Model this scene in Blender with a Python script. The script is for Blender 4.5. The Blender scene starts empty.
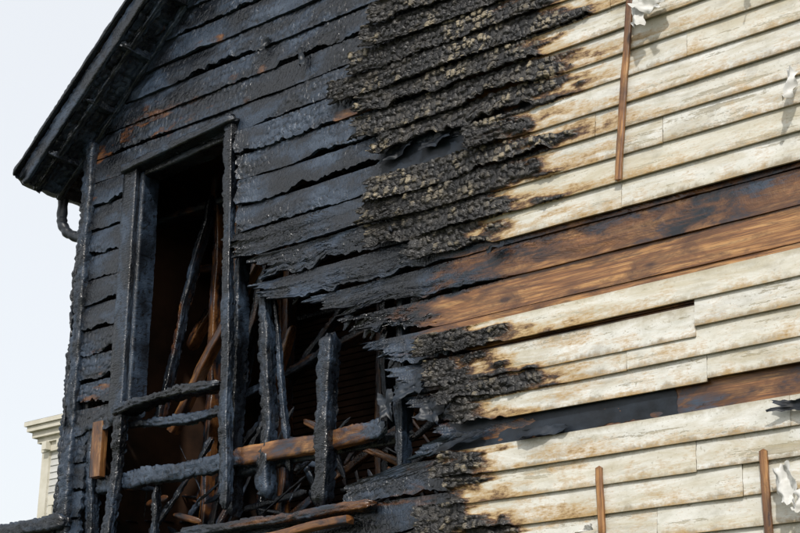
import bpy, math, random
import numpy as np
random.seed(4)
# ---------------------------------------------------------------- noise helpers
def h2(i,j,s):
    v=np.sin(i*127.1+j*311.7+s*74.7)*43758.5453
    return v-np.floor(v)
def vn(x,y,s=0):
    x=np.asarray(x,float); y=np.asarray(y,float)+0*x; x=x+0*y
    xi=np.floor(x); yi=np.floor(y); fx=x-xi; fy=y-yi
    fx=fx*fx*(3-2*fx); fy=fy*fy*(3-2*fy)
    a=h2(xi,yi,s); b=h2(xi+1,yi,s); c=h2(xi,yi+1,s); d=h2(xi+1,yi+1,s)
    return a+(b-a)*fx+(c-a)*fy+(a-b-c+d)*fx*fy
def fbm(x,y,s=0,o=4):
    t=0; a=.5; n=0
    for k in range(o):
        t=t+a*vn(np.asarray(x)*2**k,np.asarray(y)*2**k,s+k*3.1); n+=a; a*=.5
    return t/n
def vor(x,y,s=0):
    xi=np.floor(x); yi=np.floor(y)
    f1=np.full(x.shape,9.); f2=np.full(x.shape,9.); r=np.zeros(x.shape)
    for di in (-1,0,1):
        for dj in (-1,0,1):
            ci=xi+di; cj=yi+dj
            px=ci+.5+.75*(h2(ci,cj,s)-.5); py=cj+.5+.75*(h2(ci,cj,s+5)-.5)
            d=np.maximum(abs(x-px),abs(y-py))*.75+np.hypot(x-px,y-py)*.25
            rr=h2(ci,cj,s+9); m=d<f1
            f2=np.where(m,f1,np.minimum(f2,d)); f1=np.where(m,d,f1); r=np.where(m,rr,r)
    return f2-f1,r
def ss(a,b,x):
    t=np.clip((np.asarray(x)-a)/(b-a),0,1); return t*t*(3-2*t)
# ---------------------------------------------------------------- mesh collector
class Col:
    def __init__(s): s.V=[];s.F=[];s.c=[];s.r=[];s.t=[];s.g=[];s.e=[];s.n=0
    def add(s,V,F,c,r,t,g,e=.5):
        V=np.asarray(V,float).reshape(-1,3); n=len(V)
        s.V.append(V); s.F.append(np.asarray(F,int).reshape(-1,4)+s.n); s.n+=n
        for L,a in ((s.c,c),(s.r,r),(s.t,t),(s.e,e)): L.append(np.broadcast_to(np.asarray(a,float).ravel() if np.ndim(a) else a,(n,)).copy())
        s.g.append(np.asarray(g,float).reshape(-1,3))
    def build(s,name,mat,parent,smooth=True):
        V=np.concatenate(s.V);F=np.concatenate(s.F)
        me=bpy.data.meshes.new(name)
        me.vertices.add(len(V)); me.vertices.foreach_set('co',V.ravel())
        me.loops.add(F.size); me.loops.foreach_set('vertex_index',F.ravel().astype(np.int32))
        me.polygons.add(len(F)); me.polygons.foreach_set('loop_start',np.arange(0,F.size,4,dtype=np.int32))
        me.polygons.foreach_set('loop_total',np.full(len(F),4,dtype=np.int32))
        me.polygons.foreach_set('use_smooth',np.full(len(F),smooth))
        me.update(calc_edges=True)
        for nm,L in (('char',s.c),('ridge',s.r),('tone',s.t),('vpos',s.e)):
            a=me.attributes.new(nm,'FLOAT','POINT'); a.data.foreach_set('value',np.concatenate(L))
        a=me.attributes.new('gc','FLOAT_VECTOR','POINT'); a.data.foreach_set('vector',np.concatenate(s.g).ravel())
        me.materials.append(mat)
        ob=bpy.data.objects.new(name,me); bpy.context.scene.collection.objects.link(ob)
        if parent: ob.parent=parent
        return ob
def gridfaces(nr,nc,off=0):
    i=np.arange(nr*nc).reshape(nr,nc)+off
    return np.stack([i[:-1,:-1],i[:-1,1:],i[1:,1:],i[1:,:-1]],-1).reshape(-1,4)
def ringidx(nr,nc):
    i=np.arange(nr*nc).reshape(nr,nc)
    return np.concatenate([i[0,:],i[1:,-1],i[-1,-2::-1],i[-2::-1,0]])
def addsheet(C,X,Y,Z,thick,c,r,t,g,e=.5):
    nr,nc=X.shape
    V=np.stack([X,Y,Z],-1).reshape(-1,3); G=np.stack([g[0],g[1],0*X+t*17],-1).reshape(-1,3)
    c=(c+0*X).ravel(); r=(r+0*X).ravel(); e=(e+0*X).ravel()
    C.add(V,gridfaces(nr,nc),c,r,t,G,e)
    if thick:
        k=ringidx(nr,nc); A=V[k]; B=A+np.array([0,thick,0]); m=len(k)
        i=np.arange(m-1); F=np.stack([i+1,i,i+m,i+1+m],-1)
        C.add(np.concatenate([A,B]),F,np.tile(c[k],2),np.concatenate([r[k],r[k]*.4]),t,np.concatenate([G[k],G[k]+[0,.03,0]]),np.tile(e[k],2))
SEED=[1]
def board(C,z0,z1,xl,xr,y,lap=0,thick=.018,charf=lambda X,Z:0*X,res=.008,ally=.006,cell=(.03,.036),
          rag=.02,sl=0,endrag=(.02,.003),cup=0,curlL=0,wave=.006,rough=.008,ragT=.5,lapc=0,patchy=False):
    SEED[0]+=1; sd=SEED[0]*1.37; tone=h2(sd,3.3,1.)
    nt=max(2,int(round((z1-z0)/res)))+1
    T=np.linspace(0,1,nt); Zb=z0+T*(z1-z0)
    XL=np.asarray(xl(Zb) if callable(xl) else xl)+0*Zb; XR=np.asarray(xr(Zb) if callable(xr) else xr)+0*Zb
    XL=XL+(fbm(Zb*30,sd,2)-.5)*2.4*endrag[0]+(vn(Zb*130,sd,7)-.5)*endrag[0]*.8
    XR=XR+(fbm(Zb*30,sd,12)-.5)*2.4*endrag[1]
    if (XR-XL).mean()<.03: return
    ns=max(2,int(round((XR-XL).max()/res)))+1
    S=np.linspace(0,1,ns); X=XL[:,None]+(XR-XL)[:,None]*S[None,:]
    Z=Zb[:,None]+0*X; T2=T[:,None]+0*X
    c=np.clip(charf(X,Z),-.3,1.3)
    cc=ss(.35,.8,c)
    loc=ss(.35,.65,fbm(X*1.7,sd,21))*1.3+.25
    zb=z0+rag*cc*loc*np.clip(fbm(X*8,sd,3)*1.9+fbm(X*38,sd,13)*.7-.95,-.1,2)+.0025*(fbm(X*4,sd,5)-.5)
    zt=z1-rag*ragT*cc*loc*fbm(X*16,sd,4)
    Z=zb+(zt-zb)*T2
    Z=Z+sl*(X-X.max())
    wx=(fbm(X*16,Z*16,sd)-.5)*.7; wz=(fbm(X*16,Z*16,sd+4)-.5)*.5
    e,r=vor(X/cell[0]+wx,Z/cell[1]+wz,sd)
    ridge=ss(.02,.22,e)
    am=(ss(.35,.65,fbm(X*2.2,Z*4,41))*1.7+.3) if patchy else 1
    Y=y-(lap+lapc*cc*ss(.3,.7,fbm(X*2.,sd,17)))*(1-T2)-ridge*(.35+.9*r)*cc*ally*am-(fbm(X*2.5,Z*9,sd)-.5)*wave-(fbm(X*9,Z*22,sd+2)-.5)*rough*cc
    Y=Y+cup*(2*T2-1)**2*cc
    Y=Y-curlL*np.exp(-(X-XL[:,None])/.12)*cc*(fbm(X*3,sd,9))
    addsheet(C,X,Y,Z,thick,c,(ridge*(.35+.65*r))**(1 if not patchy else .5+.5*np.minimum(am,1)),tone,(X,Z),T2)
def timber(C,p0,p1,w,d,char=1.,rough=.012,taper=(1,1),res=.014,cell=.035,nper=28,axis=None,bend=0,charf=None):
    SEED[0]+=1; sd=SEED[0]*1.91
    p0=np.array(p0,float);p1=np.array(p1,float); L=np.linalg.norm(p1-p0); dr=(p1-p0)/L
    ref=np.array([0,1,0.]) if abs(dr[1])<.9 else np.array([1,0,0.])
    a=np.cross(ref,dr); a/=np.linalg.norm(a); b=np.cross(dr,a)
    m=max(3,int(L/res))+1; t=np.linspace(0,1,m)
    th=np.linspace(0,2*np.pi,nper+1)+np.pi/4
    cx=np.cos(th);sx=np.sin(th); q=np.maximum(abs(cx),abs(sx))**.88; cx=cx/q;sx=sx/q
    per=2*(w+d); U=(t*L)[:,None]+0*th[None,:]; A=(th/(2*np.pi)*per)[None,:]+0*U
    c=np.clip(char+0*U if charf is None else charf(U,A),0,1.3); cc=ss(.3,.9,c)
    e,r=vor(U/cell+(fbm(U*12,A*12,sd)-.5)*.6,A/cell*1.1,sd); ridge=ss(.02,.25,e)
    sc=1+0*U
    sc*=(taper[0]+(taper[1]-taper[0])*t)[:,None]
    disp=(ridge*(.4+.8*r)-.8)*rough*.7*cc+(fbm(U*6,A*3,sd+3,3)-.6)*rough*2.*cc+(fbm(U*40,A*40,sd,2)-.5)*.002
    endf=(np.minimum(t,1-t)*L/.03).clip(0,1)
    endf=(.55+.45*endf)[:,None]*1.0 if char>.5 else 1
    ox=cx[None,:]*w/2*sc*endf+np.sign(cx)[None,:]*abs(cx)[None,:]*disp
    oy=sx[None,:]*d/2*sc*endf+np.sign(sx)[None,:]*abs(sx)[None,:]*disp
    ce=p0+dr*(t*L)[:,None]
    bx=(fbm(t*L*2.2,sd,1)-.5)*bend; by=(fbm(t*L*2.2,sd,5)-.5)*bend
    ce=ce+a*bx[:,None]+b*by[:,None]
    P=ce[:,None,:]+ox[...,None]*a+oy[...,None]*b
    jag=(fbm(A*40,sd,6)-.5)*.05*cc
    P[0]+=dr*(jag[0][:,None]); P[-1]+=dr*(jag[-1][:,None])
    tone=h2(sd,1.,2.)
    G=np.stack([U,A,0*U+tone*17],-1).reshape(-1,3)
    C.add(P.reshape(-1,3),gridfaces(m,nper+1),c,ridge*(.4+.6*r),tone,G)
    for row in (0,-1):
        R=P[row]; cen=R.mean(0)-(dr*.01 if row==0 else -dr*.01)
        n=len(R); V=np.concatenate([R,R*.5+cen*.5,cen[None]+0*R]); i=np.arange(n-1)
        F=np.concatenate([np.stack([i,i+1,i+1+n,i+n],-1),np.stack([i+n,i+n+1,i+2*n+1,i+2*n],-1)])
        C.add(V,F,np.tile(c[row],3),.6,tone,np.tile(np.stack([A[row],0*A[row],0*A[row]],-1),(3,1)))
def scrap(C,x,y,z,w,h,rot=0,crump=.02,seed=None,lift=.04,char=1.,res=.007,yaw=0,ragg=.25):
    SEED[0]+=1; sd=SEED[0]*2.3 if seed is None else seed
    nu=max(5,int(w/res));nv=max(5,int(h/res))
    u=np.linspace(-.5,.5,nu)[None,:]+np.zeros((nv,1)); v=np.linspace(-.5,.5,nv)[:,None]+0*u
    su=1+ragg*(fbm(v*3,sd,1)-.5)*2.6+ragg*.35*(vn(v*17,sd,2)-.5); sv=1+ragg*(fbm(u*3,sd,4)-.5)*2.6+ragg*.35*(vn(u*17,sd,5)-.5)
    lx=u*w*su; lz=v*h*sv
    def fold(p,s): return abs(((p+h2(s,1.,1.))%1)-.5)*2
    f=fold(u*1.3+v*.9*(h2(sd,2.,1.)-.2),sd)*.6+fold(v*1.9-u*.6,sd+3)*.4+fold(u*3.1+v*2.3,sd+5)*.18
    ly=-f*crump*1.6-lift*(.5-v)**2*(.4+fold(u*.9,sd+8))-(fbm(u*6,v*6,sd,2)-.5)*crump*.4
    cr,sr=math.cos(rot),math.sin(rot); X=lx*cr-lz*sr; Z=lx*sr+lz*cr
    X2=X*math.cos(yaw)-ly*math.sin(yaw); Y2=X*math.sin(yaw)+ly*math.cos(yaw)
    addsheet(C,x+X2,y+Y2,z+Z,.002,char,fbm(u*8,v*8,sd),h2(sd,1.,4.),(lx+x,lz+z))
def box(C,x0,x1,y0,y1,z0,z1,char=1.,tone=.5,M=None):
    for (a,b,c,d) in (((x0,y0,z0),(x1,y0,z0),(x1,y0,z1),(x0,y0,z1)),((x1,y1,z0),(x0,y1,z0),(x0,y1,z1),(x1,y1,z1)),
        ((x0,y1,z0),(x0,y0,z0),(x0,y0,z1),(x0,y1,z1)),((x1,y0,z0),(x1,y1,z0),(x1,y1,z1),(x1,y0,z1)),
        ((x0,y0,z1),(x1,y0,z1),(x1,y1,z1),(x0,y1,z1)),((x0,y1,z0),(x1,y1,z0),(x1,y0,z0),(x0,y0,z0))):
        V=np.array([a,b,c,d],float)
        if abs(V[:,1].max()-V[:,1].min())<1e-6: G=np.stack([V[:,0],V[:,2],V[:,1]],-1)
        elif abs(V[:,0].max()-V[:,0].min())<1e-6: G=np.stack([V[:,1],V[:,2],V[:,0]],-1)
        else: G=V.copy()
        C.add(V,[[0,1,2,3]],char,.5,tone,G)
# ---------------------------------------------------------------- materials
class NT:
    def __init__(s,name):
        s.m=bpy.data.materials.new(name); s.m.use_nodes=True; s.t=s.m.node_tree; s.b=s.t.nodes['Principled BSDF']
    def n(s,ty,inp={},**kw):
        nd=s.t.nodes.new(ty)
        for k,v in kw.items(): setattr(nd,k,v)
        for k,v in inp.items():
            if isinstance(v,bpy.types.NodeSocket): s.t.links.new(v,nd.inputs[k])
            else: nd.inputs[k].default_value=v
        return nd
    def attr(s,a): return s.n('ShaderNodeAttribute',attribute_name=a)
    def map(s,vec,sc): return s.n('ShaderNodeMapping',{'Vector':vec,'Scale':sc}).outputs[0]
    def noise(s,vec,scale,det=4,rough=.6,dist=0): return s.n('ShaderNodeTexNoise',{'Vector':vec,'Scale':scale,'Detail':det,'Roughness':rough,'Distortion':dist}).outputs['Fac']
    def vor(s,vec,scale,f='DISTANCE_TO_EDGE'): return s.n('ShaderNodeTexVoronoi',{'Vector':vec,'Scale':scale},feature=f).outputs['Distance']
    def math(s,op,a,b=0,clamp=False):
        nd=s.n('ShaderNodeMath',{0:a,1:b},operation=op); nd.use_clamp=clamp; return nd.outputs[0]
    def ramp(s,f,st):
        nd=s.n('ShaderNodeValToRGB',{0:f}); e=nd.color_ramp.elements
        while len(e)>1: e.remove(e[0])
        for i,(p,c) in enumerate(st):
            x=e[0] if i==0 else e.new(p)
            x.position=p; x.color=(c,c,c,1) if not isinstance(c,tuple) else (*c,1)
        return nd.outputs[0]
    def mix(s,f,a,b,bt='MIX'):
        nd=s.n('ShaderNodeMix',data_type='RGBA',blend_type=bt)
        for i,v in ((0,f),(6,a),(7,b)):
            if isinstance(v,bpy.types.NodeSocket): s.t.links.new(v,nd.inputs[i])
            else: nd.inputs[i].default_value=(*v,1) if isinstance(v,tuple) else v
        return nd.outputs[2]
    def bump(s,h,st,dist,nrm=None):
        i={'Height':h,'Strength':st,'Distance':dist}
        if nrm is not None: i['Normal']=nrm
        return s.n('ShaderNodeBump',i).outputs[0]
    def out(s,col,rough,nrm=None,spec=.5):
        for k,v in (('Base Color',col),('Roughness',rough),('Normal',nrm),('Specular IOR Level',spec)):
            if v is None: continue
            if isinstance(v,bpy.types.NodeSocket): s.t.links.new(v,s.b.inputs[k])
            else: s.b.inputs[k].default_value=(*v,1) if isinstance(v,tuple) else v
        return s.m
def mk_wood():
    m=NT('charred_wood'); gc=m.attr('gc').outputs['Vector']; ch=m.attr('char').outputs['Fac']; rd=m.attr('ridge').outputs['Fac']; tn=m.attr('tone').outputs['Fac']
    g1=m.noise(m.map(gc,(1.2,26,1)),2.2,5,.62,.4); g2=m.noise(m.map(gc,(3,90,1)),2.5,2,.6)
    big=m.noise(m.map(gc,(1.6,4.,1)),2.2,5,.70,.5)
    wood=m.ramp(g1,[(.3,(.09,.036,.014)),(.45,(.27,.115,.036)),(.56,(.48,.24,.08)),(.75,(.60,.36,.15))])
    wood=m.mix(m.ramp(g2,[(.35,.7),(.55,0.)]),wood,(.09,.037,.015))
    kn=m.vor(m.map(gc,(2.6,7,1)),1.,'F1'); wood=m.mix(m.ramp(kn,[(.06,1.),(.13,0.)]),wood,(.022,.010,.007))
    c2=m.math('ADD',ch,m.math('MULTIPLY',m.math('SUBTRACT',big,.5),2.2))
    c2=m.math('ADD',c2,m.math('MULTIPLY',m.math('SUBTRACT',g1,.5),.7))
    a=m.noise(m.map(gc,(1,1.8,1)),3.2,4,.6,.3); a=m.math('ADD',a,m.math('MULTIPLY',m.math('SUBTRACT',tn,.5),.14))
    cc=m.ramp(a,[(.34,(.003,.004,.006)),(.48,(.008,.012,.019)),(.60,(.023,.039,.066)),(.75,(.060,.086,.128))])  # bluish upper stops paint a blue sheen into the char colour
    cc=m.mix(m.ramp(rd,[(.0,.92),(.3,0.)]),cc,(.0015,.0015,.002))
    col=m.mix(m.ramp(c2,[(.12,0.),(.34,.6),(.60,.95)]),wood,(.070,.026,.010))
    col=m.mix(m.ramp(c2,[(.48,0.),(.80,1.)]),col,cc)
    fine=m.noise(gc,150,1,.7); v1=m.vor(m.map(gc,(1,.55,1)),60.)
    vr=m.ramp(v1,[(0.,0.),(.12,1.)])
    cs=m.ramp(ch,[(.4,0.),(.8,.55)])
    h=m.math('ADD',m.math('MULTIPLY',vr,cs),m.math('MULTIPLY',fine,.1)); h=m.math('ADD',h,m.math('MULTIPLY',g1,.45))
    nrm=m.bump(h,.42,.005)
    rg=m.ramp(a,[(.36,.22),(.5,.38),(.68,.48)])
    return m.out(col,rg,nrm,.7)
def mk_clap():
    m=NT('peeling_painted_clapboard'); gc=m.attr('gc').outputs['Vector']; ch=m.attr('char').outputs['Fac']; rd=m.attr('ridge').outputs['Fac']; tn=m.attr('tone').outputs['Fac']; vp=m.attr('vpos').outputs['Fac']
    st=m.noise(m.map(gc,(1.0,13,1)),2.0,5,.62,.3); bl=m.noise(gc,6,5,.7,.3); fi=m.noise(m.map(gc,(1,3.2,1)),34,3,.7)
    big=m.noise(m.map(gc,(1,1.6,1)),1.3,3,.6)
    paint=m.ramp(bl,[(.3,(.56,.55,.48)),(.45,(.70,.695,.64)),(.62,(.79,.79,.75))])
    mixd=m.math('ADD',m.math('MULTIPLY',st,.68),m.math('MULTIPLY',fi,.32))
    mixd=m.math('ADD',mixd,m.math('MULTIPLY',m.math('SUBTRACT',big,.5),.34))
    peel=m.ramp(mixd,[(.38,1.),(.405,.0)])
    wd=m.ramp(m.noise(m.map(gc,(2,40,1)),3,3,.7),[(.35,(.21,.18,.12)),(.65,(.44,.39,.28))])
    col=m.mix(m.math('MULTIPLY',peel,.75),paint,wd)
    sp=m.ramp(m.noise(gc,70,3,.65),[(.61,0.),(.68,.5)]); col=m.mix(sp,col,(.28,.24,.16))
    dirt=m.ramp(m.noise(m.map(gc,(1,6,1)),1.9,5,.7,.6),[(.44,0.),(.64,.6)]); col=m.mix(dirt,col,(.43,.36,.21))
    soot=m.ramp(m.noise(m.map(gc,(1,2.2,1)),2.6,5,.7,.8),[(.54,0.),(.72,.5)]); col=m.mix(soot,col,(.26,.24,.20))
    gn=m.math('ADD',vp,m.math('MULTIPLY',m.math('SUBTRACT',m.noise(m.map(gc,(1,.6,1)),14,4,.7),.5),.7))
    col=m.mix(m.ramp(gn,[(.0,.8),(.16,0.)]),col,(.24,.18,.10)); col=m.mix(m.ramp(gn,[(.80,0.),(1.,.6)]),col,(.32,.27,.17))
    col=m.mix(m.ramp(tn,[(.3,0.),(1.,.3)]),col,(.62,.57,.42))
    c2=m.math('ADD',ch,m.math('MULTIPLY',m.math('SUBTRACT',bl,.5),.85)); c2=m.math('ADD',c2,m.math('MULTIPLY',m.math('SUBTRACT',fi,.5),.6))
    c2=m.math('ADD',c2,m.math('MULTIPLY',m.math('SUBTRACT',.5,vp),.22))
    col=m.mix(m.ramp(c2,[(.06,0.),(.32,.85)]),col,(.44,.28,.10))
    col=m.mix(m.ramp(c2,[(.30,0.),(.50,1.)]),col,(.105,.048,.018))
    a=m.noise(gc,10,4,.65)
    cc=m.ramp(a,[(.32,(.008,.008,.008)),(.5,(.020,.019,.019)),(.68,(.062,.055,.046))])
    ash=m.math('MULTIPLY',m.ramp(m.math('MULTIPLY',rd,fi),[(.30,0.),(.5,1.)]),m.ramp(m.noise(gc,3.5,3,.6),[(.47,0.),(.60,.9)]))
    cc=m.mix(ash,cc,(.36,.30,.20))
    cc=m.mix(m.ramp(rd,[(0.,.97),(.36,0.)]),cc,(.002,.002,.002))
    col=m.mix(m.ramp(c2,[(.48,0.),(.66,1.)]),col,cc)
    v=m.ramp(m.vor(m.map(gc,(1,.8,1)),60.),[(0.,0.),(.12,1.)]); cs=m.ramp(ch,[(.3,0.),(.6,.5)])
    h=m.math('ADD',m.math('MULTIPLY',v,cs),m.math('MULTIPLY',fi,.3)); h=m.math('SUBTRACT',h,m.math('MULTIPLY',peel,.35))
    return m.out(col,m.ramp(c2,[(.2,.55),(.6,.46)]),m.bump(h,.6,.004),.5)
def mk_simple(name,c1,c2,scale,rough,bs=.3,bd=.01,gcattr=False,spec=.4):
    m=NT(name); v=m.attr('gc').outputs['Vector'] if gcattr else m.n('ShaderNodeTexCoord').outputs['Object']
    n=m.noise(v,scale,4,.65)
    return m.out(m.ramp(n,[(.35,c1),(.65,c2)]),rough,m.bump(n,bs,bd),spec)
WOOD=mk_wood(); CLAP=mk_clap()
PAPER=mk_simple('white_house_wrap',(.50,.49,.45),(.78,.78,.76),9,.6,.3,.004,True)
TAR=mk_simple('tar_paper',(.006,.008,.011),(.024,.033,.047),5,.45,.6,.008,True,.4)
SOOT=mk_simple('sooty_interior',(.009,.007,.006),(.075,.038,.022),1.8,.85,.5,.02,True,.2)
SHING=mk_simple('burnt_shingles',(.015,.015,.016),(.06,.058,.055),20,.9,.6,.01,True)
METAL=mk_simple('sooty_gutter_metal',(.012,.014,.018),(.05,.06,.075),12,.4,.3,.004,True)
CREAM=mk_simple('cream_painted_trim',(.60,.57,.47),(.70,.67,.58),3,.6,.1,.01)
PALE=mk_simple('pale_siding',(.55,.55,.53),(.66,.66,.64),2,.65,.1,.01)
GLASS=mk_simple('window_glass',(.05,.07,.09),(.08,.10,.13),1,.08,.0,.01)
GRASS=mk_simple('grass_soil',(.035,.05,.018),(.09,.085,.045),1.3,.95,.8,.05)
CONC=mk_simple('foundation_concrete',(.22,.21,.20),(.36,.35,.33),5,.85,.5,.01,True)
# ---------------------------------------------------------------- house geometry constants (metres)
def empty(n):
    e=bpy.data.objects.new(n,None); bpy.context.scene.collection.objects.link(e); return e
house=empty('burnt_house')
CX=-2.3; WL=-6.83; WR=2*CX-WL; SLP=.92; EX=-7.13; EZ=5.27
def roofx(z): return (z-EZ-.01)/SLP+EX
def xleft(z): return np.maximum(WL,roofx(z))
def xright(z): return 2*CX-xleft(z)
WINL=-6.44
kz=np.array([2.9,3.03,3.10,3.14,3.25,3.36,3.45,3.60,3.785,3.935,4.10,4.24,4.5,6.]); kx=np.array([-4.75,-4.66,-4.3,-4.12,-4.06,-4.14,-4.30,-4.38,-4.46,-4.66,-4.98,-5.26,-5.44,-5.54])
def xR(z): return np.interp(z,kz,kx)+.09*(fbm(z*9.,3.,3)-.5)
def c_sheath(X,Z):
    n=(fbm(X*1.6,Z*14,31)-.5)
    c=1.35-.95*ss(-4.75,-3.5,X+n*1.1)
    c=c+.14*ss(3.93,4.0,Z)*(X>-4.4)
    c=c-.26*ss(3.93,3.90,Z)*ss(-4.6,-3.9,X)*ss(3.7,3.75,Z)
    c=c-.80*np.exp(-((X+6.15)/.5)**2-((Z-5.50)/.16)**2)*ss(.40,.50,fbm(X*6,Z*12,5))-.7*np.exp(-((X+6.75)/.3)**2-((Z-5.4)/.25)**2)*ss(.42,.55,fbm(X*6,Z*12,5))
    c=c-.75*np.exp(-((X+6.62)/.2)**2-((Z-3.9)/.3)**2)*ss(.42,.55,fbm(X*6,Z*12,15))
    zz=((Z-2.94)/RH)%1
    c=c-.9*ss(.58,.72,fbm(X*2.6,np.floor((Z-2.94)/RH)*3.3,61))*ss(.35,.1,abs(zz-.12))*(Z>4.9)
    return c
RH=.165
SH=Col()
for k in range(-14,40):
    z0=2.94+k*RH+.001; z1=z0+RH-.002
    if z0>9.3: break
    yo=-.010-.012*h2(k*1.,2.,3.)
    vis=(-3<=k<=22)
    if not vis:
        board(SH,z0,z1,xleft,xright,yo,res=.05,charf=c_sheath,rag=.005,thick=.02,endrag=(0,0)); continue
    kw=dict(charf=c_sheath,thick=.022,rag=.016+.028*h2(k*1.,5.,5.),ally=.004,cell=(.034,.055),cup=.003,lap=.009,lapc=.008,rough=.005,wave=.014,ragT=.12,patchy=True)
    if k<0: board(SH,z0,z1,WL,-1.9,yo,endrag=(.005,0),**kw)
    elif k<4:
        board(SH,z0,z1,WL,-6.66-.04*h2(k,1.,1.),yo,endrag=(.005,.03),**kw)
        board(SH,z0,z1,lambda z: xR(z)+.12*(h2(k*1.,8.,1.)-.5),-1.9,yo,endrag=(.09,0),curlL=.05,**kw)
    elif k<14:
        board(SH,z0,z1,WL,WINL,yo,endrag=(.005,.005),**kw)
        board(SH,z0,z1,lambda z: xR(z)+.22*(h2(k*1.,8.,1.)-.5)*(k<10),-1.9,yo,endrag=(.14 if k<10 else .03,0),curlL=.05,**kw)
    else:
        board(SH,z0,z1,xleft,-1.9,yo,endrag=(0,0),**kw)
    board(SH,z0,z1,-1.9,xright,yo,res=.05,charf=c_sheath,rag=.005,thick=.02,endrag=(0,0))
SH.build('sheathing_boards',WOOD,house)
# ---------------------------------------------------------------- clapboards
tz=np.array([2.4,2.89,3.40,4.12,4.59,5.23,6.5]); tx=np.array([-4.0,-3.92,-3.84,-3.76,-3.62,-3.42,-3.1])
def c_clap(X,Z):
    rw=(Z-4.12)/.13
    row=h2(np.floor(rw),1.,7.); fr=rw-np.floor(rw)
    d=np.interp(Z,tz,tx)+(row-.5)*.32-X+(fbm(X*6,Z*16,77)-.5)*.6+(.5-fr)*.16
    soot=.30*ss(-1.4,0,d)*ss(.42,.62,fbm(X*3,Z*22,55))
    return np.clip(ss(-.36,.12,d)*.85+ss(-.05,.25,d)*.55+soot,0,1.3)
CL=Col()
def crow(z0,xs,right=None,dz=None,ht=.152,y=-.034):
    for i in range(len(xs)-1):
        d=(random.random()-.5)*.006 if dz is None else dz[i]
        first=(i==0)
        board(CL,z0+d,z0+ht+d,xs[i]+.0015,xs[i+1]-.0015,y-random.random()*.003,lap=.019,lapc=.020,thick=.012,charf=c_clap,res=.0055,
              ally=.017,cell=(.033,.047),rag=.030,sl=(random.random()-.5)*.010,endrag=(.05 if first else .003,.002),wave=.009,curlL=.06 if first else 0,rough=.006,ragT=.2)
    z=z0
    board(CL,z0,z0+ht,xs[-1],lambda Z: xright(Z),y,lap=.019,thick=.012,charf=c_clap,res=.06,rag=0,endrag=(0,0))
upper=[-4.21,-4.50,-4.52,-4.46,-3.84,-4.42,-4.57,-4.55,-4.74,-4.62,-4.50,-4.45,-4.42,-4.4,-4.35]
jn=[(-2.98,),(),(-2.75,),(-3.1,),(),(-2.6,),(-2.9,),(-2.4,)]
for k in range(39):
    z0=4.12+.13*k
    if z0>9.2: break
    if k<len(upper):
        xs=[upper[k]]+[j for j in jn[k%8]]+[-1.9]; crow(z0,xs)
    else:
        board(CL,z0,z0+.15,lambda Z: np.maximum(-4.3,xleft(Z)),xright,-.034,lap=.019,thick=.012,charf=c_clap,res=.06,rag=0,endrag=(0,0))
mid=[(3.610,[-4.15,-1.9],[.002]),(3.484,[-4.12,-2.66,-1.9],[-.045,.004]),(3.358,[-4.02,-3.0,-1.9],[-.01,-.004]),(3.232,[-3.97,-2.62,-1.9],[0,.012])]
for z,xs,dz in mid: crow(z,xs,dz=dz,ht=.146 if z<3.6 else .125)
low=[3.116-.128*(i+1) for i in range(5)]
lx=[-4.05,-3.98,-4.16,-4.25,-4.1]
for i,z in enumerate(low):
    crow(z,[lx[i],-2.9+.2*(i%3),-1.9] if i else [lx[i],-2.27],ht=.148 if i else .13)
z=low[-1]-.128
while z>.45:
    board(CL,z,z+.148,-6.9,WR+.02,-.034,lap=.019,thick=.012,charf=c_clap,res=.05,rag=0,endrag=(0,0)); z-=.128
CL.build('clapboard_siding',CLAP,house)
# tar paper layer, torn, over sheathing
TP=Col()
def tar(x0,x1,z0,z1,y=-.026,rg=.04):
    board(TP,z0,z1,x0,x1,y,thick=.001,charf=lambda X,Z:0*X+1,res=.012,ally=.0,rag=rg,endrag=(rg,.01),wave=.016,curlL=.02)
tar(-4.42,-1.9,4.6,4.93); tar(-4.1,-3.2,4.2,4.5)
tar(-3.98,-2.78,3.10,3.40,-.024,.03)
for a in ((-4.30,-.03,4.78,.26,.08,.25),(-4.04,-.03,4.76,.20,.06,.1),(-4.22,-.03,3.47,.18,.09,.2),(-4.08,-.03,3.33,.16,.10,-.3),(-4.36,-.03,3.40,.08,.16,.2),
          (-3.9,-.04,3.16,.25,.04,.2),(-3.45,-.035,3.14,.3,.04,0),(-2.2,-.06,3.06,.28,.06,-.1),(-4.99,-.03,5.56,.04,.13,.3),(-3.68,-.04,4.08,.1,.04,.2),(-4.35,-.03,4.35,.05,.10,.5),(-5.3,-.03,5.75,.05,.10,-.4)):
    scrap(TP,*a[:5],rot=a[5],crump=.016,lift=.03,ragg=.5)
TP.build('torn_tar_paper',TAR,house)
PW=Col()
for a in ((-2.80,-.08,5.07,.06,.22,.1),(-2.72,-.09,5.06,.13,.10,-.5),(-2.24,-.07,5.04,.03,.12,.2),(-2.10,-.08,4.44,.04,.16,-.1),(-2.29,-.07,2.74,.08,.16,.2),(-2.21,-.08,2.66,.10,.08,-.4),(-3.21,-.07,2.66,.09,.03,.5)):
    scrap(PW,*a[:5],rot=a[5],crump=.035,lift=.05,ragg=.5)
PW.build('torn_house_wrap',PAPER,house)
LT=Col()
for p0,p1,w in (((-2.985,-.066,4.25),(-2.85,-.070,5.30),.034),((-3.16,-.066,2.45),(-3.155,-.066,2.93),.032),((-2.40,-.066,2.3),(-2.395,-.066,2.90),.034)):
    timber(LT,p0,p1,w,.014,char=.30,rough=.004,nper=16,bend=.02)
LT.build('nailed_laths',WOOD,house)
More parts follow.
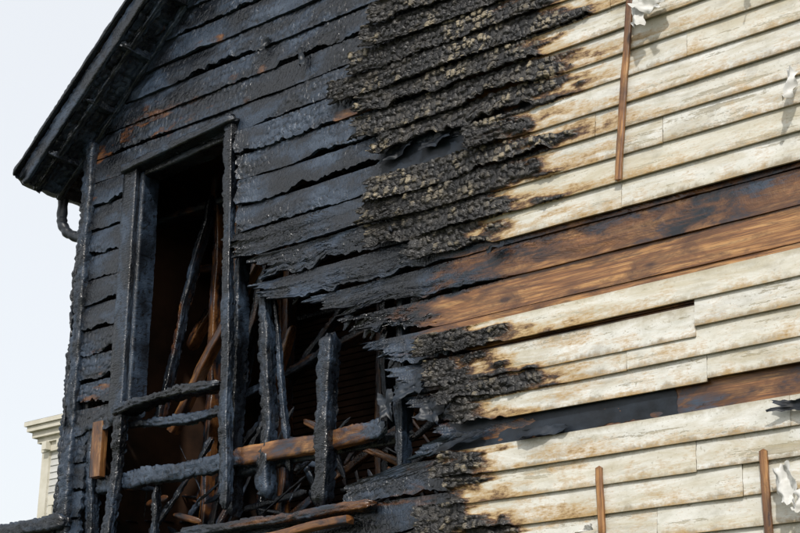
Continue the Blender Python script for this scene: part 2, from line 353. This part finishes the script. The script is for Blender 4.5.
# ---------------------------------------------------------------- framing, window, studs
FR=Col()
T=lambda *a,**k: timber(FR,*a,**({'char':1.3}|k))
T((-6.39,-.035,3.62),(-6.40,-.035,5.27),.12,.05,rough=.004)
T((-6.335,.05,3.66),(-6.335,.05,5.24),.035,.14,rough=.004)
T((-6.47,-.04,5.24),(-5.50,-.04,5.32),.05,.11,rough=.006)
T((-6.36,.05,5.21),(-5.55,.05,5.26),.05,.13,rough=.006)
T((-5.45,-.05,3.02),(-5.55,-.045,5.36),.062,.055,rough=.009,bend=.03)
T((-5.50,.06,3.0),(-5.50,.06,5.3),.045,.10,rough=.010,bend=.03)
T((-5.235,.02,3.05),(-5.25,.0,4.20),.075,.09,rough=.013,bend=.07,taper=(1,.8))
T((-5.10,.06,3.2),(-5.22,.04,4.16),.03,.03,rough=.007,bend=.05)
T((-4.79,-.02,2.96),(-4.765,-.02,3.86),.085,.09,rough=.012,bend=.04)
T((-6.42,-.03,3.70),(-5.55,-.02,3.72),.06,.12,rough=.014,bend=.06)
T((-6.40,.03,3.62),(-5.50,.03,3.57),.05,.05,rough=.013,bend=.09)
cf=lambda U,A: np.clip(1.25-.85*ss(1.05,1.4,U+(fbm(U*4,A*6,3)-.5)*.5)*ss(2.25,2.0,U)+0*A-.8*(fbm(U*3,A*5,9)-.45)+.5*(fbm(U*7,A*9,19)-.5),0,1.3)
timber(FR,(-6.60,.02,3.28),(-4.41,.0,3.31),.10,.05,charf=cf,char=1.,rough=.016,bend=.05)
T((-5.6,.09,3.25),(-4.3,.09,3.28),.08,.04,char=.9,rough=.012,bend=.06)
T((-6.80,-.01,2.5),(-6.81,-.03,5.55),.09,.09,rough=.014,bend=.02)
T((-6.87,-.03,2.6),(-6.85,-.03,5.3),.035,.05,rough=.014,bend=.05)
T((-6.55,-.02,3.33),(-6.55,-.02,3.66),.09,.05,char=.40,rough=.008)
T((-6.42,-.03,2.7),(-6.36,-.03,3.70),.07,.06,rough=.013,bend=.05)
T((-6.65,.03,2.6),(-6.64,.02,3.7),.07,.07,rough=.013,bend=.05)
T((-6.1,.04,2.6),(-6.08,.02,3.22),.04,.05,rough=.012,bend=.05)
timber(FR,(-5.75,-.06,2.905),(-4.42,-.06,2.92),.05,.09,charf=lambda U,A:np.clip(.66+.7*(fbm(U*3,A*6,4)-.4)+.6*ss(.5,.0,U),0,1.3),char=.6,rough=.010,bend=.03)
timber(FR,(-5.2,-.10,2.82),(-4.55,-.10,2.845),.04,.06,char=.45,rough=.006,bend=.03)
for x in (-6.75,-4.34,-3.98,-3.58,-3.18,-2.78,-2.38,-1.98):
    T((x,.06,2.9),(x+.01,.06,5.6 if x<-6 else 6.2),.045,.09,rough=.012,res=.03)
T((-6.28,.30,3.62),(-5.66,.34,4.55),.05,.07,char=.42,rough=.008,bend=.05,res=.02)
T((-6.0,.55,3.3),(-6.05,.55,5.4),.05,.08,char=.5,rough=.008,bend=.03,res=.02)
for a,b,w,d in (((-6.1,.5,3.0),(-5.75,.6,4.9),.05,.09),((-5.9,.9,3.0),(-5.9,.9,5.5),.05,.09),((-6.3,1.3,3.0),(-6.35,1.3,5.5),.05,.09),
    ((-6.7,1.0,3.9),(-4.6,.7,4.25),.05,.09),((-6.75,1.6,3.0),(-6.75,1.6,5.5),.05,.09),((-7.0+.4,.8,3.2),(-5.6,1.1,4.5),.04,.07),((-5.4,1.2,3.0),(-5.4,1.2,5.5),.05,.09),
    ((-7.1+.5,.7,4.3),(-5.9,.9,5.4),.05,.09),((-6.45,.35,3.7),(-6.25,.5,5.2),.04,.07),((-5.75,.25,3.75),(-5.70,.3,4.7),.03,.05),((-6.25,.6,3.0),(-6.27,.6,5.4),.05,.09),((-7.0+.35,1.4,4.6),(-5.5,1.4,4.62),.05,.09),
    ((-5.9,.35,3.0),(-5.6,.45,3.75),.04,.05),((-5.75,.5,3.3),(-5.35,.3,4.1),.03,.06),((-5.0,.8,3.0),(-5.05,.8,5.5),.05,.09),((-5.6,.6,3.05),(-4.6,.5,3.5),.05,.05),
    ((-5.3,.4,3.55),(-4.5,.5,3.15),.04,.08),((-6.8,.9,4.9),(-4.2,1.,4.8),.05,.12),((-6.7,.45,5.1),(-5.2,.9,5.35),.05,.12),((-6.3,.2,3.0),(-6.0,.35,3.55),.04,.03)):
    T(a,b,w,d,char=random.choice((.6,.9,1.2)),rough=.010,bend=.05,res=.02)
for i in range(60):
    x=-6.6+random.random()*2.4; y=.15+random.random()*.8; z=2.98+random.random()*.35; an=random.random()*math.pi; L=.12+random.random()*.45
    timber(FR,(x,y,z),(x+L*math.cos(an),y+.1*(random.random()-.5),z+abs(L*math.sin(an))*.7),.012+.03*random.random(),.015,char=random.choice((1.2,1.2,1.2,.9,.55)),rough=.006,nper=12,res=.03)
for i in range(26):
    z=3.35+random.random()*.9; x=float(xR(z))+.02+random.random()*.08; L=.03+random.random()*.07
    timber(FR,(x,.004,z+.03),(x-.05+.03*random.random(),.004,z-L*.5),.03+.05*random.random(),.012,char=1.2,rough=.006,nper=12,taper=(1,.4))
FR.build('charred_framing',WOOD,house)
PL=Col()
for a in ((-5.03,.35,3.55,.05,.08,.4),(-5.05,.30,3.36,.04,.06,.9),(-5.9,.5,3.78,.10,.02,.9),(-6.05,.6,3.9,.12,.02,-.7)):
    scrap(PL,*a[:5],rot=a[5],crump=.02)
PL.build('plaster_debris',PAPER,house)
IN=Col()
box(IN,WL+.02,WR-.02,.02,8,2.80,2.92); 
box(IN,WL-.02,WL+.02,.012,8,0,5.5); box(IN,WR-.02,WR+.02,.02,8,0,5.5); box(IN,WL,WR,7.98,8.02,0,5.5)
box(IN,-6.8,-3.6,1.7,1.75,2.92,5.6); box(IN,-3.9,-3.85,.1,1.7,2.92,5.6); box(IN,WL+.02,WR-.02,.10,7.9,5.55,5.62)
for i in range(60): box(IN,-6.8,-3.9,1.675,1.699,2.95+i*.045,2.985+i*.045,tone=.3)
IN.build('interior_room',SOOT,house)
FN=Col(); box(FN,WL-.03,WR+.03,-.06,8.05,-.3,.46); FN.build('foundation',CONC,house)
# ---------------------------------------------------------------- roof
RF=Col(); RB=Col()
Lr=math.hypot(CX-EX,SLP*(CX-EX)); ang=math.atan(SLP)
def roofpt(s,y,h,side):
    x=EX+s*math.cos(ang)-h*math.sin(ang); z=EZ+s*math.sin(ang)+h*math.cos(ang)
    return (x if side==0 else 2*CX-x),y,z
for side in (0,1):
    res=.012 if side==0 else .06
    for (y0,y1,r) in ((-.275,.12,res),(.12,8.4,.12)):
        ns=int(Lr/r); ny=max(3,int((y1-y0)/r))
        s=np.linspace(0,Lr,ns)[None,:]+np.zeros((ny,1)); y=np.linspace(y0,y1,ny)[:,None]+0*s
        e,rr=vor(s/.04,y/.035,3); rd=ss(.03,.3,e); plank=ss(0,.06,abs((s/.14)%1-.5)-.03)
        h=-(rd*.008*(.5+rr))-plank*.01+(fbm(s*4,y*4,2)-.5)*.015
        x,yy,zz=roofpt(s,y,h,side)
        RB.add(np.stack([x,yy,zz],-1),gridfaces(ny,ns),1.05,(rd*(.4+.6*rr)).ravel(),.4,np.stack([s,y,0*s],-1))
    n=int(Lr/.14)
    for i in range(n+1):
        s0=i*.14-.03
        y0,y1=-.30,8.45
        ny=60 if side==0 else 12
        yy=np.concatenate([np.linspace(y0,.3,ny),np.linspace(.5,y1,20)])
        ss_=np.array([s0,s0,s0+.17]); hh=np.array([.10,.135,.124])
        Sg=ss_[:,None]+(fbm(yy*8,i*1.,4)-.5)[None,:]*.02; Hg=hh[:,None]+(fbm(yy*6,i*2.,6)-.5)[None,:]*.012; Yg=yy[None,:]+0*Sg
        x,y_,z=roofpt(Sg,Yg,Hg,side)
        RF.add(np.stack([x,y_,z],-1),gridfaces(3,len(yy)),1.,.5,.5,np.stack([Sg,Yg,0*Sg],-1))
RB.build('charred_roof_deck',WOOD,house); RF.build('roof_shingles',SHING,house)
BG=Col()
for side in (0,1):
    for (h,y,w,d,ro) in ((.045,-.285,.11,.035,.007),(.120,-.315,.025,.03,.004),(-.02,-.20,.05,.05,.014),(-.02,-.03,.07,.05,.014)):
        timber(BG,roofpt(-.02,y,h,side),roofpt(Lr,y,h,side),w,d,char=1.2,rough=ro,res=.02,bend=.01)
    timber(BG,roofpt(-.01,-.29,.05,side),roofpt(-.01,8.3,.05,side),.03,.12,char=1.2,rough=.01,res=.05)
for i in range(8):
    s=.25+i*.42; timber(BG,roofpt(s,-.27,-.02,0),roofpt(s,.02,-.02,0),.05,.05,char=1.2,rough=.012)
for yb in np.arange(.3,8,.5): timber(BG,roofpt(.0,yb,-.03,0),roofpt(.45,yb,-.03,0),.04,.08,char=1.2,rough=.01,res=.04)
BG.build('barge_boards_and_rafter_tails',WOOD,house)
GU=Col()
th=np.linspace(math.pi,2*math.pi,12)[:,None]; yy=np.linspace(-.31,8.3,160)[None,:]
rx=.05+0*yy; X=EX-.04+np.cos(th)*rx+(fbm(yy*3,1.,1)-.5)*.02; Z=EZ+.08+np.sin(th)*.05-.012*np.clip(yy,0,1)+(fbm(yy*3,2.,2)-.5)*.02
for o in (0,.004):
    GU.add(np.stack([X,yy+0*X,Z+o],-1),gridfaces(12,160),1.,.5,.5,np.stack([yy+0*X,th*.05+0*X,0*X],-1))
path=[(-7.17,.05,5.30),(-7.17,.05,5.15),(-7.16,.05,5.09),(-7.11,.06,5.02),(-7.02,.08,4.97),(-6.93,.1,4.95)]
pts=np.array(path); m=30; tt=np.linspace(0,len(pts)-1,m); ctr=np.stack([np.interp(tt,range(len(pts)),pts[:,i]) for i in range(3)],-1)
tan=np.gradient(ctr,axis=0); tan/=np.linalg.norm(tan,axis=1)[:,None]; bb=np.array([0,1.,0])[None]; nn=np.cross(tan,bb)
ph=np.linspace(0,2*np.pi,17); rad=.034*(1+.08*np.sin(tt*9))
P=ctr[:,None,:]+rad[:,None,None]*(np.cos(ph)[None,:,None]*nn[:,None,:]+np.sin(ph)[None,:,None]*bb[:,None,:])
GU.add(P.reshape(-1,3),gridfaces(m,17),1.,.5,.5,P.reshape(-1,3))
GU.build('gutter_and_downspout',METAL,house)
LN=Col()
box(LN,-8.9,-6.9,.3,6,0,2.95)
LN.build('side_lean_to_walls',SOOT,house)
LR=Col(); timber(LR,(-9.0,-.05,3.05),(-6.75,-.05,3.09),.10,.12,char=1.2,rough=.012)
for i in range(9): timber(LR,(-9.0,.05+.15*i,3.07+.02*i),(-6.80,.05+.15*i,3.11+.02*i),.03,.16,char=1.2,rough=.012,res=.04)
LR.build('side_lean_to_roof',WOOD,house)
# ---------------------------------------------------------------- neighbour house
nb=empty('neighbor_house')
def part(name,mat,fn):
    C=Col(); fn(C); C.build(name,mat,nb,False)
NX=-25.8; NY=14.6
part('walls',PALE,lambda C: box(C,NX,-15,NY,NY+9,0,9.1))
def corn(C):
    for i,(o,z0,z1) in enumerate(((.08,8.72,8.92),(.15,8.923,9.04),(.24,9.043,9.18),(.33,9.183,9.30),(.38,9.303,9.40))): box(C,NX-o,-15+o,NY-o,NY+9+o,z0,z1)
    box(C,NX-.06,NX+.18,NY-.06,NY+.2,0,8.715)
    for i in range(20): box(C,NX+.1+i*.5,NX+.25+i*.5,NY-.22,NY-.085,8.74,8.918)
part('cornice_and_corner_boards',CREAM,corn)
part('siding_laps',PALE,lambda C: [box(C,NX+.2,-15,NY-.02,NY-.001,z,z+.02) for z in np.arange(.3,8.6,.15)])
def nwin(C):
    for x in (NX+.42,NX+3.2,NX+6):
        for z in (1.5,5.6,):
            box(C,x-.14,x+1.04,NY-.07,NY-.021,z+1.9,z+2.12); box(C,x-.14,x,NY-.06,NY-.022,z,z+1.895); box(C,x+.9,x+1.04,NY-.06,NY-.022,z,z+1.895)
            box(C,x-.18,x+1.08,NY-.10,NY-.021,z-.1,z-.003); box(C,x,x+.9,NY-.05,NY-.024,z+.93,z+.99)
part('window_frames',CREAM,nwin)
part('window_panes',GLASS,lambda C: [box(C,x,x+.9,NY-.023,NY-.005,z,z+1.9) for x in (NX+.42,NX+3.2,NX+6) for z in (1.5,5.6)])
a_=0.38
def nroof(C):
    z=9.404; V=np.array([[NX-a_,NY-a_,z],[-15+a_,NY-a_,z],[-15+a_,NY+9+a_,z],[NX-a_,NY+9+a_,z],[NX+4,NY+4.4,z+.9],[-19,NY+4.4,z+.9],[NX+4,NY+4.6,z+.9],[-19,NY+4.6,z+.9]])
    C.add(V,[[0,1,5,4],[1,2,7,5],[2,3,6,7],[3,0,4,6]],1.,.5,.5,V)
part('hip_roof',SHING,nroof)
# ---------------------------------------------------------------- ground
G=Col(); n=60; g=np.linspace(-1,1,n); gx=np.sign(g)*abs(g)**3*600; X,Y=np.meshgrid(gx,gx); Z=(fbm(X*.3,Y*.3,1)-.5)*.12*ss(400,50,np.hypot(X,Y))-.05
G.add(np.stack([X,Y,Z],-1),gridfaces(n,n),0.,.5,.5,np.stack([X,Y,Z],-1)); G.build('ground',GRASS,None)
# ---------------------------------------------------------------- light, sky, camera
w=bpy.data.worlds.new('World'); bpy.context.scene.world=w; w.use_nodes=True; nt=w.node_tree
sky=nt.nodes.new('ShaderNodeTexSky'); sky.sky_type='NISHITA'; sky.sun_disc=False
EL=math.radians(42); AZ=math.radians(148)
sky.sun_elevation=EL; sky.sun_rotation=AZ; sky.dust_density=4; sky.air_density=1.2
mx=nt.nodes.new('ShaderNodeMix'); mx.data_type='RGBA'; mx.inputs[0].default_value=.74; mx.inputs[7].default_value=(7.9,8.05,8.2,1)
bg=nt.nodes['Background']; bg.inputs[1].default_value=.135
nt.links.new(sky.outputs[0],mx.inputs[6]); nt.links.new(mx.outputs[2],bg.inputs[0])
from mathutils import Vector
sl=bpy.data.lights.new('sun','SUN'); sl.energy=2.5; sl.angle=math.radians(2); sl.color=(1,.965,.91)
so=bpy.data.objects.new('sun',sl); bpy.context.scene.collection.objects.link(so)
to=Vector((math.sin(AZ)*math.cos(EL),math.cos(AZ)*math.cos(EL),math.sin(EL))); so.rotation_euler=to.to_track_quat('Z','Y').to_euler(); so.location=(5,-10,12)
cam=bpy.data.cameras.new('camera'); co=bpy.data.objects.new('camera',cam); bpy.context.scene.collection.objects.link(co)
co.location=(0,-5.5,1.6); co.rotation_euler=(math.radians(110),0,math.radians(38.1)); cam.lens=65; cam.sensor_width=36; cam.clip_end=3000
bpy.context.scene.camera=co
vs=bpy.context.scene.view_settings; vs.view_transform='Standard'; vs.look='None'; vs.exposure=0
